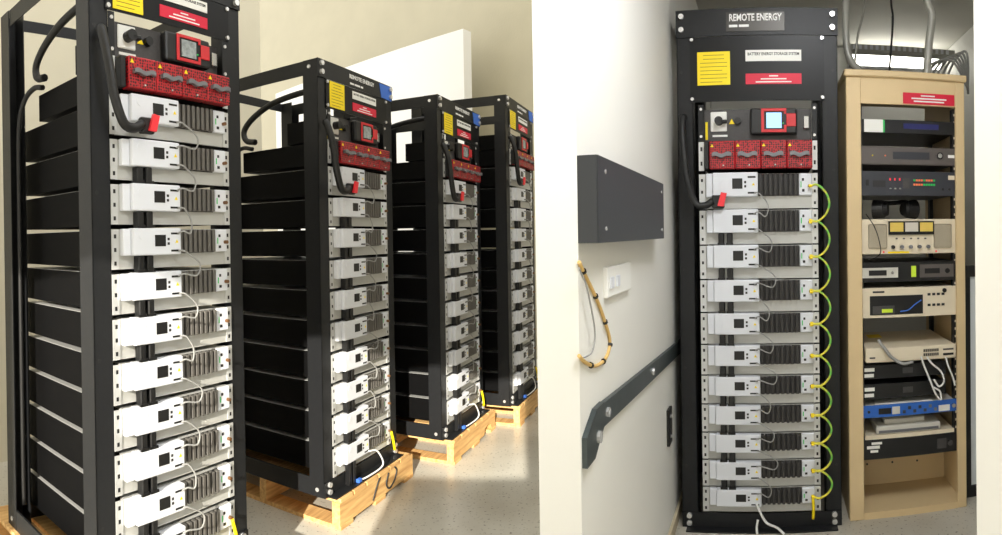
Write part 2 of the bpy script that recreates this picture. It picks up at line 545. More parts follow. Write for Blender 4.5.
def module_parts(h=.119, fins='fin', dep=.655):
    """one battery module; x from the left ear, z up, front at y = 0"""
    k = h / .119
    Z = lambda z: z * k
    w = EARW
    ps = []
    for x0, x1, xs in ((0, .024, .008), (w - .024, w, w - .016)):
        sl = MB()
        for z in (.018, .058, .098):
            sl.box(xs, xs + .008, -.0045, -.003, Z(z) - .006, Z(z) + .006)
        ps.append(part('ear', MB().box(x0, x1, -.0040, -.001, 0, h), 'zinc', [part('slot_row', sl, 'black')]))
    ps.append(part('case', MB().box(.026, w - .026, .010, dep, .001, h - .001), 'case'))
    ps.append(part('lid', MB().box(.028, w - .028, .012, dep - .004, h - .001, h), 'zinc', label='pale plate added to brighten the slit'))  # pale plate added so the slits between modules look lit
    ps.append(part('face_plate', MB().box(.024, w - .024, -.001, .010, 0, h), 'rail'))
    cov = [part('display', MB().box(.137, .178, -.0352, -.033, Z(.066), Z(.101)), 'black',
                label='small black display window'),
           part('button', MB().cyl((.088, -.0355, Z(.098)), (.088, -.033, Z(.098)), .011, 16), 'white'),
           part('port', MB().box(.199, .231, -.0350, -.033, Z(.102), Z(.108)), 'black'),
           part('port', MB().box(.199, .231, -.0350, -.033, Z(.049), Z(.055)), 'black'),
           part('warning_triangle', MB().tri(.222, Z(.081), .006, -.0349, -.033), 'yellow'),
           part('status_print', MB().box(.185, .193, -.0349, -.033, Z(.070), Z(.078)).box(.185, .193, -.0349, -.033, Z(.084), Z(.092)), 'inkk')]
    ps.append(part('control_cover', MB().box(.058, .240, -.034, -.001, Z(.040), h + .003, .004, 2), 'white', cov))
    ps.append(part('side_cover', MB().box(.030, .0575, -.021, -.001, Z(.040), h + .001, .003, 2), 'white'))
    f = MB().box(.241, .405, -.0045, -.001, Z(.042), h - .002)
    fin = MB()
    for i in range(8):
        x = .244 + i * .0202
        fin.box(x, x + .0125, -.022, -.0045, Z(.044), h - .002, .0015)
    ps.append(part('heat_sink', f, 'findark', [part('fin_bank', fin, fins)]))
    tb = [part('socket', MB().box(.418, .428, -.0165, -.014, Z(.055), Z(.064)), 'black'),
          part('socket', MB().box(.418, .426, -.0165, -.014, Z(.092), Z(.101)), 'black'),
          part('stud', MB().cyl((.447, -.028, Z(.075)), (.447, -.014, Z(.075)), .006, 8), 'copper'),
          part('mark', MB().box(.412, .416, -.0158, -.014, Z(.07), Z(.09)), 'green')]
    ps.append(part('terminal_block', MB().box(.406, .458, -.015, -.001, Z(.043), h - .001, .003), 'white', tb))
    return ps
def link_parts(gap=.0143, k=1.):
    """two black plugs bridging a module and the one below"""
    ps = []
    for x in (.078, .112):
        ps.append(part('plug', MB().box(x, x + .023, -.030, -.0015, -gap + .004, .039 * k, .003), 'black',
                       [part('collar', MB().box(x - .003, x + .026, -.033, -.027, -gap + .004, -gap + .012), 'black')]))
    return ps
def comm_mesh(p, bulge=.035, k=1.):
    """grey lead from a module's lower port to the next module's upper port"""
    return MB().tube([(.225, -.0385, .052 * k), (.245, -.046, .048 * k), (.245 + bulge, -.05, .01 * k), (.246 + bulge * .8, -.05, -.028 * k),
                      (.240, -.046, p * -1 + .112 * k), (.222, -.0385, -p + .105 * k)], .0028, 6, 5)
def control_parts(h, live):
    w = EARW
    ps = []
    for x0, x1 in ((0, .022), (w - .022, w)):
        ps.append(part('ear', MB().box(x0, x1, -.004, -.001, 0, h), 'frame', [part('screw', MB().cyl(((x0 + x1) / 2, -.008, z), ((x0 + x1) / 2, -.004, z), .006, 8), 'bolt') for z in (.018, h - .018)]))
    ps.append(part('case', MB().box(.026, w - .026, .03, .24, .004, h - .03), 'case'))
    ps.append(part('face_plate', MB().box(.022, w - .022, .024, .03, 0, h - .016), 'ctrl'))
    s = h / .13
    kn = [part('knob', MB().cyl((.083, -.012, h * .55), (.083, .018, h * .55), .017, 18), 'black'),
          part('lever', MB().box(.083, .118, -.012, .008, h * .55 - .011, h * .55 + .003, .003), 'black')]
    ps.append(part('isolator_switch', MB().box(.048, .115, .018, .024, h * .55 - .036 * s, h * .55 + .036 * s, .003), 'wlabel', kn))
    ps.append(part('label_strip', MB().box(.055, .117, .0225, .024, h * .13, h * .13 + .008), 'wlabel'))
    ps.append(part('warning_triangle', MB().tri(.135, h * .55, .012, .022, .024), 'yellow'))
    ps.append(part('key_switch', MB().cyl((.160, .006, h * .55), (.160, .024, h * .55), .014, 16), 'black'))
    ps.append(part('caution_tag', MB().box(.026, .036, .0215, .024, h * .05, h * .55), 'yellow'))
    mon = [part('red_bezel', MB().box(.256, .268, -.0095, -.006, h * .20, h * .86, .001).box(.268, .358, -.0095, -.006, h * .20, h * .28, .001)
                .box(.268, .358, -.0095, -.006, h * .78, h * .86, .001).box(.348, .358, -.0095, -.006, h * .28, h * .40, .001)
                .box(.348, .358, -.0095, -.006, h * .70, h * .78, .001), 'red'),
           part('screen', MB().box(.277, .338, -.009, -.006, h * .32, h * .74), 'screen' if live else 'screenoff'),
           part('red_clip', MB().box(.358, .397, -.0105, -.006, h * .36, h * .72, .002), 'red'),
           part('indicator', MB().cyl((.345, -.0085, h * .45), (.345, -.006, h * .45), .003, 8), 'green')]
    ps.append(part('monitor', MB().box(.212, .402, -.006, .024, h * .15, h * .88, .008, 2), 'black', mon))
    ps.append(part('connector', MB().box(.428, .452, .010, .024, h * .32, h * .68, .003), 'silver'))
    return ps
def fuse_parts(h):
    w = EARW
    ps = []
    for x0, x1 in ((0, .022), (w - .022, w)):
        ps.append(part('ear', MB().box(x0, x1, -.004, -.001, 0, h), 'zinc',
                       [part('slot_row', MB().box(x0 + .007, x0 + .015, -.0045, -.003, h * .18, h * .32).box(x0 + .007, x0 + .015, -.0045, -.003, h * .68, h * .82), 'black')]))
    ps.append(part('case', MB().box(.026, w - .026, -.001, .52, .002, h - .002), 'case'))
    ps.append(part('end_block', MB().box(.024, .044, -.03, -.001, .004, h - .004, .003), 'black'))
    cw = (w - .022 - .046) / 4
    for i in range(4):
        x = .046 + i * cw
        hd = MB()
        n = 8
        top = []
        for j in range(n + 1):
            t = j / n
            top.append((x + .012 + t * (cw - .026), h * .56 + h * .04 * math.sin(t * math.pi * 3)))
        poly = top + [(a, b - h * .13) for a, b in top[::-1]]
        hd.prism(poly, 'y', -.056, -.042)
        sub = [part('handle', hd, 'handle'),
               part('warning_triangle', MB().tri(x + .012, h * .82, .007, -.0415, -.040), 'yellow'),
               part('catch', MB().cyl((x + cw * .55, -.0445, h * .14), (x + cw * .55, -.040, h * .14), .003, 8), 'bolt')]
        ps.append(part('fuse_cover', MB().box(x + .001, x + cw - .001, -.040, -.001, .003, h - .003, .003), 'redmesh', sub))
    return ps
def cable_parts(ztop, zend, k=1.):
    """heavy lead from the rack's upright down to the top module; x from the rack's left side, z from the top module's base"""
    tb = MB().tube([(.030, -.0165, ztop), (.026, -.028, ztop - .01), (.026, -.050, ztop - .07), (.034, -.058, ztop * .55), (.044, -.060, ztop * .30 + zend * .7),
                    (.075, -.060, zend + .01 * k), (.112, -.058, zend - .002), (.146, -.052, zend + .014 * k)], .0145, 10, 6)
    con = MB().box(.142, .192, -.056, -.036, zend - .012, zend + .036 * k, .004)
    lev = MB().prism([(.165, zend - .004), (.190, zend - .006), (.203, zend + .042 * k), (.180, zend + .046 * k)], 'y', -.066, -.0562)
    return [part('cable', tb, 'rubber'), part('connector', con, 'black'), part('lever', lev, 'lever', label='bright red locking lever')]

ORD = ['top', 'second', 'third', 'fourth', 'fifth', 'sixth', 'seventh', 'eighth', 'ninth', 'tenth', 'eleventh']
mod_std = module_parts()
link_std = link_parts()
comm_std = [comm_mesh(P, b).mesh('data_lead', 'comm') for b in (.024, .042, .055)]
ctl_std = control_parts(.13, False)
fus_std = fuse_parts(.1)
cab_std = cable_parts(.30, .014)

def fill_left(mtx, n, where, z_units, W):
    """modules, leads and panels of one rack in the row"""
    x0 = (W - EARW) / 2
    for i in range(n):
        z = z_units + (n - 1 - i) * P
        m = mtx @ T(x0, 0, z)
        place('battery_module', mod_std, m, f'white-fronted battery module, {ORD[i]} slot of the {where}', 'battery', 'battery modules in the racks')
        if i < n - 1:
            if i > 0:
                place('power_link', link_std, m, f'pair of black plugs under the {ORD[i]} module of the {where}', 'connector', 'black plug pairs between modules')
            o = link('data_lead', comm_std[(i * 2 + n) % 3])
            o.matrix_world = m
            o['label'] = f'thin grey lead looping down from the {ORD[i]} module of the {where}'
            o['category'] = 'cable'
            o['group'] = 'grey leads between modules'
    zt = z_units + n * P
    place('fuse_bank', fus_std, mtx @ T(x0, 0, zt), f'bank of four red fuse covers in the {where}', 'fuse bank', 'red fuse banks')
    place('control_panel', ctl_std, mtx @ T(x0, 0, zt + .1005), f'charcoal control panel with rotary switch and monitor in the {where}', 'control panel', 'control panels')
    place('battery_cable', cab_std, mtx @ T(0, 0, zt - P), f'thick black cable with red lever on the {where}', 'cable', 'thick battery cables')

LW, LD = .61, .665
ZU = .067
BASEZ = .130
RACKS = [((-1.087, 1.310), 11, 'row-end rack', 'tall black open rack without blue tape at the end of the row', False),
         ((-0.740, 2.332), 10, 'scrawled-pallet rack', 'black open rack with blue tape standing on the pallet with black scrawl', True),
         ((-0.328, 3.098), 10, 'notched-pallet rack', 'black open rack with blue tape standing on the pallet with a notched board', True),
         ((0.039, 3.711), 11, 'pier-wall rack', 'tall black open rack with blue tape next to the white pier wall', True)]
rack_specs = {}
for (pos, n, where, lab, tape) in RACKS:
    mtx = T(pos[0], pos[1], BASEZ) @ Matrix.Rotation(PSI, 4, 'Z')
    zt = ZU + n * P + .1 + .131
    H = zt + .20
    key = (n, tape)
    if key not in rack_specs:
        rack_specs[key] = rack_parts(LW, LD, H, zt + .002, zt + .125, tape, 'left')
    place('battery_rack', rack_specs[key], mtx, lab, 'rack', 'battery racks')
    fill_left(mtx, n, where, ZU, LW)

# cables over the rear of the racks
for (pos, n, where, lab, tape) in RACKS[:3]:
    mtx = T(pos[0], pos[1], BASEZ) @ Matrix.Rotation(PSI, 4, 'Z')
    zt = ZU + n * P + .1
    place('rear_cable', [part('cable', MB().tube([(.11, .06, zt + .226), (.10, .16, zt + .230), (.085, .32, zt + .205), (.072, .43, zt + .155), (.064, .485, zt + .10), (.060, .47, zt + .05), (.060, .41, zt + .035)], .014, 8, 5), 'rubber'),
                         part('tail', MB().tube([(.062, .43, zt + .005), (.055, .49, zt + .015), (.042, .548, zt - .02), (.030, .572, zt - .12), (.028, .576, zt - .4), (.028, .576, .3), (.03, .576, .1)], .010, 8, 5), 'rubber')],
          mtx, f'black cable curling over the rear of the {where}', 'cable', 'rear cables')
# lead and blue plug at the foot of the racks on pallets, green-yellow stubs
for (pos, n, where, lab, tape) in RACKS:
    mtx = T(pos[0], pos[1], BASEZ) @ Matrix.Rotation(PSI, 4, 'Z')
    x0 = (LW - EARW) / 2
    place('bottom_lead', [part('cable', MB().tube([(x0 + .225, -.0398, ZU + .05), (x0 + .27, -.055, ZU + .04), (x0 + .31, -.062, ZU - .02), (x0 + .29, -.06, .022), (x0 + .20, -.05, .014), (x0 + .15, -.04, .013)], .004, 6, 6), 'wcable'),
                          part('plug', MB().box(x0 + .13, x0 + .155, -.048, -.030, .0062, .022, .002), 'tape')],
          mtx, f'white lead with blue plug at the foot of the {where}', 'cable', 'white leads at the rack feet')
    single('earth_stub', MB().tube([(x0 + .447, -.028, ZU + .072), (x0 + .455, -.034, ZU + .03), (x0 + .475, -.030, ZU - .02), (x0 + .49, -.02, .04)], .0065, 6, 5), 'yellow', mtx,
           f'yellow earth lead hanging at the foot of the {where}', 'cable', 'yellow earth stubs')
    place('foot_plug', [part('plug', MB().box(x0 + .08 + .034 * k, x0 + .103 + .034 * k, -.03, -.0065, .0065, ZU + .036, .003), 'black') for k in (0, 1)],
          mtx, f'pair of black plugs at the foot of the {where}', 'connector', 'black plug pairs at the rack feet')

# ------------------------------------------------------------------ pallets
PH = .130
def pallet_parts(L, Dp, mark):
    """L along the rack front, Dp deep; stringers run along the front, boards run front to back"""
    ps = []
    bt = .017
    for y in (0, Dp / 2 - .02, Dp - .04):
        sub = []
        poly = [(0, bt), (L, bt), (L, PH - bt), (0, PH - bt)]
        if mark == 'notch':
            poly = [(0, bt), (L * .70, bt), (L * .73, bt + .035), (L * .80, bt + .045), (L * .87, bt + .035), (L * .90, bt), (L, bt), (L, PH - bt), (0, PH - bt)]
        if y == 0 and mark == 'scrawl':
            m = MB()
            m.tube([(L * .40, -.001, .028), (L * .46, -.0012, .085), (L * .50, -.001, .112)], .0045, 5, 4)
            m.tube([(L * .62, -.001, .105), (L * .585, -.001, .06), (L * .63, -.001, .030), (L * .70, -.001, .05), (L * .74, -.001, .09), (L * .70, -.001, .118)], .0045, 5, 5)
            sub.append(part('scrawl', m, 'inkk', label='black painted scrawl'))
        ps.append(part('stringer', MB().prism(poly, 'y', y, y + .04), 'wood', sub))
    nb = 6
    bw = (L - .03) / nb
    for i in range(nb):
        x = .004 + i * bw
        ps.append(part('deck_board', MB().box(x, x + bw - .014, -.004, Dp + .004, PH - bt, PH), 'wood'))
    for x in (.003, L / 2 - .045, L - .093):
        ps.append(part('bottom_board', MB().box(x, x + .09, -.003, Dp + .003, 0, bt), 'wood'))
    return ps
pal = {'plain': pallet_parts(.72, .86, ''), 'scrawl': pallet_parts(.64, .86, 'scrawl'), 'notch': pallet_parts(.64, .86, 'notch'),
       'plain2': pallet_parts(.58, .86, '')}
for (pos, n, where, lab, tape), key, s0, txt in zip(RACKS, ('plain', 'scrawl', 'notch', 'plain2'), (-.02, .03, .02, .02),
        ('wooden pallet under the rack at the row end', 'wooden pallet with a black scrawl on its front stringer', 'wooden pallet with a notch cut in its front stringer', 'plain wooden pallet under the rack next to the pier wall')):
    mtx = T(pos[0], pos[1], 0) @ Matrix.Rotation(PSI, 4, 'Z') @ T(s0, -.058, 0)
    place('wooden_pallet', pal[key], mtx, txt, 'pallet', 'pallets under the racks')

# ------------------------------------------------------------------ the rack beside the beige cabinet
RA = 2.40                        # depth of its front
RW, RD = .655, .55
rx0 = RP(678, 265, RA)[0] + .006
rz_top = zr(9)
MRACK = MR @ T(rx0, RA, 0)
zrow = [172, 210.5, 247.5, 283.5, 317.5, 350, 381, 409.5, 437, 463, 489, 513]
even = [172 + (513 - 172) * i / 11 for i in range(12)]
zrow = [.72 * a + .28 * b for a, b in zip(zrow, even)]
WH = 'rack by the beige cabinet'
place('battery_rack', rack_parts(RW, RD, rz_top, zr(101), zr(36), False, 'right', 5), MRACK,
      'black rack with yellow, white and red labels beside the beige cabinet', 'rack', 'battery racks')
x0 = (RW - EARW) / 2
hs = []
for i in range(11):
    zt, zb = zr(zrow[i]), zr(zrow[i + 1])
    pitch = zt - zb
    gap = .006
    h = pitch - gap
    hs.append((zb, h, pitch))
for i, (zb, h, pitch) in enumerate(hs):
    m = MRACK @ T(x0, 0, zb)
    place('battery_module', module_parts(h, 'findark', .52), m, f'white-fronted battery module, {ORD[i]} slot of the {WH}', 'battery', 'battery modules in the racks')
    k = h / .119
    if i < 10:
        nz, nh, npitch = hs[i + 1]
        p2 = zb - nz
        if i > 0:
            place('power_link', link_parts(gap, k), m, f'pair of black plugs under the {ORD[i]} module of the {WH}', 'connector', 'black plug pairs between modules')
        single('data_lead', MB().tube([(.225, -.0385, .052 * k), (.245, -.046, .048 * k), (.28 + .012 * (i % 3), -.05, .01 * k), (.27 + .012 * (i % 3), -.05, -.028 * k),
                                       (.240, -.046, -p2 + nh * .93), (.222, -.0385, -p2 + nh * .88)], .0026, 6, 5), 'comm', m,
               f'thin grey lead looping down from the {ORD[i]} module of the {WH}', 'cable', 'grey leads between modules')
        za, zb2 = .62 * h, -p2 + .66 * nh
        zm = (za + zb2) / 2
        dz = (za - zb2) / 2
        place('earth_lead', [part('sleeve', MB().tube([(.452, -.030, za), (.478, -.034, za + .004), (.512, -.036, zm + dz * .62), (.526, -.036, zm), (.512, -.036, zm - dz * .62), (.478, -.034, zb2 - .002), (.452, -.030, zb2 + .002)], .0046, 8, 6), 'earth'),
                             part('lug', MB().cyl((.444, -.032, za), (.456, -.032, za), .006, 8), 'yellow'),
                             part('lug', MB().cyl((.444, -.032, zb2 + .002), (.456, -.032, zb2 + .002), .006, 8), 'yellow')], m,
              f'striped earth lead arching below the {ORD[i]} module of the {WH}', 'cable', 'green and yellow earth leads')
hf = zr(141) - zr(170)
place('fuse_bank', fuse_parts(hf), MRACK @ T(x0, 0, zr(170)), f'bank of four red fuse covers in the {WH}', 'fuse bank', 'red fuse banks')
hc = zr(104) - zr(140)
place('control_panel', control_parts(hc, True), MRACK @ T(x0, 0, zr(140)), f'charcoal control panel with lit blue monitor in the {WH}', 'control panel', 'control panels')
place('battery_cable', cable_parts(zr(116) - hs[0][0], .014, 1.1), MRACK @ T(0, 0, hs[0][0]), f'thick black cable with red lever on the {WH}', 'cable', 'thick battery cables')
single('earth_stub', MB().tube([(x0 + .447, -.028, .115 + hs[10][0] - .04), (x0 + .45, -.036, hs[10][0] + .03), (x0 + .448, -.034, hs[10][0] - .02)], .006, 6, 5), 'yellow', MRACK,
       f'yellow earth lead hanging at the foot of the {WH}', 'cable', 'yellow earth stubs')
place('bottom_lead', [part('cable', MB().tube([(x0 + .22, -.041, hs[10][0] + .05), (x0 + .235, -.05, hs[10][0] + .02), (x0 + .26, -.055, hs[10][0] - .02), (x0 + .30, -.06, .03), (x0 + .33, -.07, .008)], .005, 8, 6), 'wcable'),
                      part('branch', MB().tube([(x0 + .225, -.05, hs[10][0] - .01), (x0 + .22, -.055, .03), (x0 + .222, -.07, .008)], .005, 8, 5), 'wcable')], MRACK,
      f'white forked lead trailing to the floor from the {WH}', 'cable', 'white leads at the rack feet')

# ------------------------------------------------------------------ beige equipment cabinet
CA = 2.42
cb0, cb1 = .336, .850
cz1 = RP(880, 78, CA)[2]
CW = cb1 - cb0
CD = .58
MC = MR @ T(cb0, CA, 0)
def zc(v):
    return RP(905, v, CA)[2]
pw, pr = .062, .040
cab = [part('side_panel', MB().box(0, .018, .02, CD, 0, cz1), 'beige'),
       part('side_panel', MB().box(CW - .018, CW, .02, CD, 0, cz1), 'beige'),
       part('front_post', MB().box(0, pw, 0, .02, 0, cz1, .003), 'beige'),
       part('front_post', MB().box(CW - pr, CW, 0, .02, 0, cz1, .003), 'beige'),
       part('top_cap', MB().box(-.008, CW + .008, -.012, CD, cz1, cz1 + .028, .004), 'beige'),
       part('top_rail', MB().box(pw, CW - pr, .002, .02, zc(105), cz1), 'beige',
            [part('red_label', MB().box(CW * .47, CW * .91, -.0015, .002, zc(104), zc(93)), 'rlabel'),
             part('label_print', MB().box(CW * .62, CW * .74, -.0022, -.0012, zc(96.2), zc(95)).box(CW * .54, CW * .84, -.0022, -.0012, zc(99.2), zc(97.8)).box(CW * .56, CW * .82, -.0022, -.0012, zc(102), zc(100.6)), 'inkw')]),
       part('kick_board', MB().box(pw, CW - pr, .002, .02, 0, zc(511)), 'beige'),
       part('floor_panel', MB().box(.02, CW - .02, .02, CD - .01, zc(511) - .012, zc(511)), 'beige'),
       part('lower_back', MB().box(.02, CW - .02, .27, .275, zc(511), zc(461.5)), 'beige',
            [part('hole_row', MB().cyl((.12, .268, zc(488)), (.12, .271, zc(488)), .005, 8).cyl((.24, .268, zc(488)), (.24, .271, zc(488)), .005, 8).cyl((.36, .268, zc(489)), (.36, .271, zc(489)), .005, 8), 'inkk')])]
for x in (pw - .010, CW - pr - .008):
    hr = MB()
    nh_ = 44
    for k in range(nh_):
        z = zc(455) + (zc(108) - zc(455)) * (k + .5) / nh_
        hr.box(x + .0055, x + .0125, .0257, .027, z - .005, z + .005)
    cab.append(part('mount_rail', MB().box(x, x + .018, .026, .06, zc(460), zc(106)), 'black', [part('hole_row', hr, 'cream')]))
for x in (.030, CW - .046):
    cab.append(part('rear_rail', MB().box(x, x + .018, .40, .43, zc(460), zc(106)), 'black'))
place('equipment_cabinet', cab, MC, 'beige open-fronted equipment cabinet with a red label along its top', 'cabinet')

IX0, IX1 = pw - .004, CW - pr + .004       # the devices' width between the posts
IW = IX1 - IX0
def dev(name, vt, vb, depth, parts_fn, label, cat, x0=IX0, x1=IX1, y=.0208):
    z0, z1 = zc(vb), zc(vt)
    ps = parts_fn(x1 - x0, z1 - z0, depth)
    return place(name, ps, MC @ T(x0, y, z0), label, cat)
def body(w, h, d, m, inset=.016):
    return part('housing', MB().box(inset, w - inset, .004, d, 0, h), m)
def front(w, h, m, subs=(), bev=.0015):
    return part('front_panel', MB().box(0, w, 0, .0045, 0, h, bev), m, subs)

def d_receiver(w, h, d):
    s = [part('price_tag', MB().box(.02, .10, -.003, 0, h * .04, h * .98), 'wlabel', label='white paper tag'),
         part('green_edge', MB().box(.10, .108, -.003, 0, h * .04, h * .98), 'green'),
         part('jack', MB().cyl((.125, -.003, h * .45), (.125, 0, h * .45), .006, 10), 'inkk'),
         part('lcd', MB().box(w * .45, w * .82, -.002, 0, h * .35, h * .75), 'bluelcd')]
    return [front(w, h, 'blackdev', s), body(w, h, d, 'blackdev')]
dev('receiver', 119.5, 133, .38, d_receiver, 'black receiver with a white and green tag, uppermost in the beige cabinet', 'receiver')
def d_tuner(w, h, d):
    s = [part('led', MB().cyl((w * .13, -.002, h * .5), (w * .13, 0, h * .5), .003, 8), 'yellow'),
         part('led', MB().cyl((w * .26, -.002, h * .5), (w * .26, 0, h * .5), .0035, 8), 'orange'),
         part('scale_window', MB().box(w * .34, w * .72, -.002, 0, h * .32, h * .72), 'darkdev'),
         part('dial', MB().cyl((w * .83, -.006, h * .55), (w * .83, 0, h * .55), .015, 20), 'black',
              [part('cap', MB().cyl((w * .83, -.008, h * .55), (w * .83, -.006, h * .55), .010, 16), 'silver')]),
         part('print_mark', MB().box(w * .92, w * .99, -.001, 0, h * .45, h * .62), 'inkw')]
    return [front(w, h, 'tuner', s, .003), body(w, h, d, 'tuner')]
dev('tuner', 146.5, 164.5, .40, d_tuner, 'grey tuner with a round dial below the tagged black receiver', 'tuner')
def d_encoder(w, h, d):
    s = [part('switch_block', MB().box(w * .06, w * .09, -.003, 0, h * .4, h * .65), 'black'),
         part('slot_frame', MB().box(w * .13, w * .26, -.0015, 0, h * .35, h * .62), 'inkk')]
    for k in range(3):
        s.append(part('red_key', MB().box(w * (.30 + .05 * k), w * (.315 + .05 * k), -.003, 0, h * .62, h * .72), 'redled'))
        s.append(part('grey_key', MB().box(w * (.30 + .05 * k), w * (.32 + .05 * k), -.003, 0, h * .26, h * .32), 'silver'))
    s.append(part('knob_panel', MB().box(w * .44, w * .51, -.002, 0, h * .3, h * .72), 'ctrl'))
    for k in range(9):
        s.append(part('level_led', MB().box(w * (.55 + .026 * k), w * (.57 + .026 * k), -.002, 0, h * .60, h * .68), 'orange' if k % 4 else 'green'))
        s.append(part('level_led', MB().box(w * (.55 + .026 * k), w * (.57 + .026 * k), -.002, 0, h * .42, h * .50), 'orange' if k < 4 else 'green'))
    s.append(part('socket_pair', MB().cyl((w * .86, -.003, h * .28), (w * .86, 0, h * .28), .006, 8).cyl((w * .93, -.003, h * .28), (w * .93, 0, h * .28), .006, 8), 'black'))
    s.append(part('sticker', MB().box(w * .92, w * .99, -.001, 0, h * .68, h * .86), 'cream'))
    return [front(w, h, 'darkdev', s), body(w, h, d, 'darkdev')]
dev('audio_encoder', 171, 195.5, .36, d_encoder, 'dark blue-grey unit with rows of small coloured lamps below the tuner', 'audio unit')
def d_amp(w, h, d):
    s = []
    for x0_, x1_ in ((.08, .27), (.76, .95)):
        s.append(part('speaker_grille', MB().box(w * x0_, w * x1_, -.003, 0, h * .16, h * .86, .006, 2), 'grille'))
    mt = [part('meter', MB().box(w * (.30 + .155 * k), w * (.435 + .155 * k), -.012, -.008, h * .64, h * .90), 'meterw' if k == 1 else 'meter') for k in range(3)]
    s.append(part('meter_housing', MB().box(w * .285, w * .76, -.008, 0, h * .55, h * .94), 'blackdev', mt))
    for k in range(5):
        s.append(part('knob', MB().cyl((w * (.33 + .092 * k), -.014, h * .20), (w * (.33 + .092 * k), 0, h * .20), .008, 14), 'black' if k == 0 else 'handle'))
        s.append(part('push_key', MB().box(w * (.36 + .075 * k), w * (.38 + .075 * k), -.003, 0, h * .42, h * .46), 'tuner'))
    s.append(part('yellow_strip', MB().box(w * .28, w * .50, -.001, 0, h * .02, h * .07), 'yellow'))
    s.append(part('red_lamp', MB().cyl((w * .235, -.003, h * .06), (w * .235, 0, h * .06), .004, 8), 'redled'))
    s.append(part('red_lamp', MB().cyl((w * .785, -.003, h * .06), (w * .785, 0, h * .06), .004, 8), 'redled'))
    return [front(w, h, 'cream', s), body(w, h, d, 'cream')]
dev('meter_amplifier', 219, 254, .40, d_amp, 'cream amplifier with three square meters and two round-cornered grilles', 'amplifier')
def d_switcher(w, h, d):
    s = [part('port_plate', MB().box(.005, w * .38, -.006, 0, h * .22, h * .72), 'greydev',
              [part('serial_port', MB().box(w * .08, w * .26, -.010, -.006, h * .34, h * .60), 'black'), part('screw', MB().cyl((w * .32, -.010, h * .47), (w * .32, -.006, h * .47), .006, 8), 'silver')]),
         part('lime_label', MB().box(w * .52, w * .57, -.002, 0, h * .22, h * .78), 'lime'),
         part('display_panel', MB().box(w * .61, w * .97, -.003, 0, h * .18, h * .84), 'tuner',
              [part('window', MB().box(w * .66, w * .82, -.004, -.003, h * .38, h * .64), 'black'), part('dial', MB().cyl((w * .90, -.008, h * .5), (w * .90, -.003, h * .5), .011, 16), 'black')])]
    return [front(w, h, 'blackdev', s), body(w, h, d, 'blackdev')]
dev('switcher', 262, 282, .42, d_switcher, 'thin black unit with a lime label below the cream meter amplifier', 'switch unit')
def d_recorder(w, h, d):
    cav = [part('card', MB().box(w * .12, w * .36, .004, .05, h * .12, h * .42), 'ctrl', ),
           part('blue_wire', MB().tube([(w * .36, .003, h * .30), (w * .45, 0.0, h * .18), (w * .52, .001, h * .34), (w * .60, .0, h * .55)], .003, 6, 4), 'blue')]
    s = [part('bay', MB().box(w * .09, w * .64, -.0012, .0, h * .10, h * .74), 'blackdev', [part('card', MB().box(w * .12, w * .34, -.006, -.0012, h * .14, h * .40), 'ctrl'),
              part('card_label', MB().box(w * .21, w * .32, -.0075, -.006, h * .18, h * .30), 'lime'),
              part('wire', MB().tube([(w * .40, -.004, h * .20), (w * .48, -.008, h * .24), (w * .55, -.008, h * .42), (w * .62, -.004, h * .56)], .0028, 6, 4), 'tape')])]
    for r in range(2):
        for k in range(4):
            s.append(part('key', MB().box(w * (.69 + .05 * k), w * (.72 + .05 * k), -.003, 0, h * (.34 + .36 * r), h * (.42 + .36 * r)), 'inkk'))
    s.append(part('knob', MB().cyl((w * .87, -.008, h * .86), (w * .87, 0, h * .86), .009, 14), 'black'))
    s.append(part('print_mark', MB().box(w * .12, w * .24, -.001, 0, h * .84, h * .90), 'inkk'))
    return [front(w, h, 'cream', s), body(w, h, d, 'cream')]
dev('recorder', 288, 318, .45, d_recorder, 'cream unit with an open black bay and eight small keys', 'recorder')
def d_netswitch(w, h, d):
    ports = [part('port', MB().box(w * (.63 + .022 * k), w * (.645 + .022 * k), -.0015, .002, h * (.28 + .3 * r), h * (.48 + .3 * r)), 'black') for k in range(8) for r in range(2)]
    ports += [part('port', MB().box(w * .85, w * .97, -.0015, .002, h * .25, h * .40), 'black'), part('port', MB().box(w * .85, w * .97, -.0015, .002, h * .62, h * .74), 'tuner'),
              part('print_mark', MB().box(w * .04, w * .10, -.001, .002, h * .3, h * .4), 'inkk')]
    return [part('housing', MB().box(0, w, 0, d, 0, h, .004), 'cream', ports),
            part('yellow_sticker', MB().box(w * .14, w * .30, d * .62, d * .82, h, h + .001), 'yellow')]
dev('network_switch', 347, 361, .40, d_netswitch, 'flat cream network switch with two rows of ports and grey leads', 'network switch', pw + .0095, CW - pr - .0095, -.012)
def d_blackunit(w, h, d):
    s = [part('white_tag', MB().box(.012, .055, -.0015, 0, h * .55, h * .8), 'wlabel'), part('white_tag', MB().box(.012, .052, -.0015, 0, h * .14, h * .38), 'wlabel'),
         part('vent_bank', MB().box(w * .48, w * .60, -.001, 0, h * .3, h * .7), 'ctrl')]
    return [front(w, h, 'blackdev', s), body(w, h, d, 'blackdev')]
dev('server', 365, 379, .40, d_blackunit, 'black unit with two white tags just below the network switch', 'rack unit', IX0, IX1 - .05)
dev('server', 384.5, 399, .40, d_blackunit, 'black unit with two white tags just above the blue unit', 'rack unit', IX0, IX1 - .05)
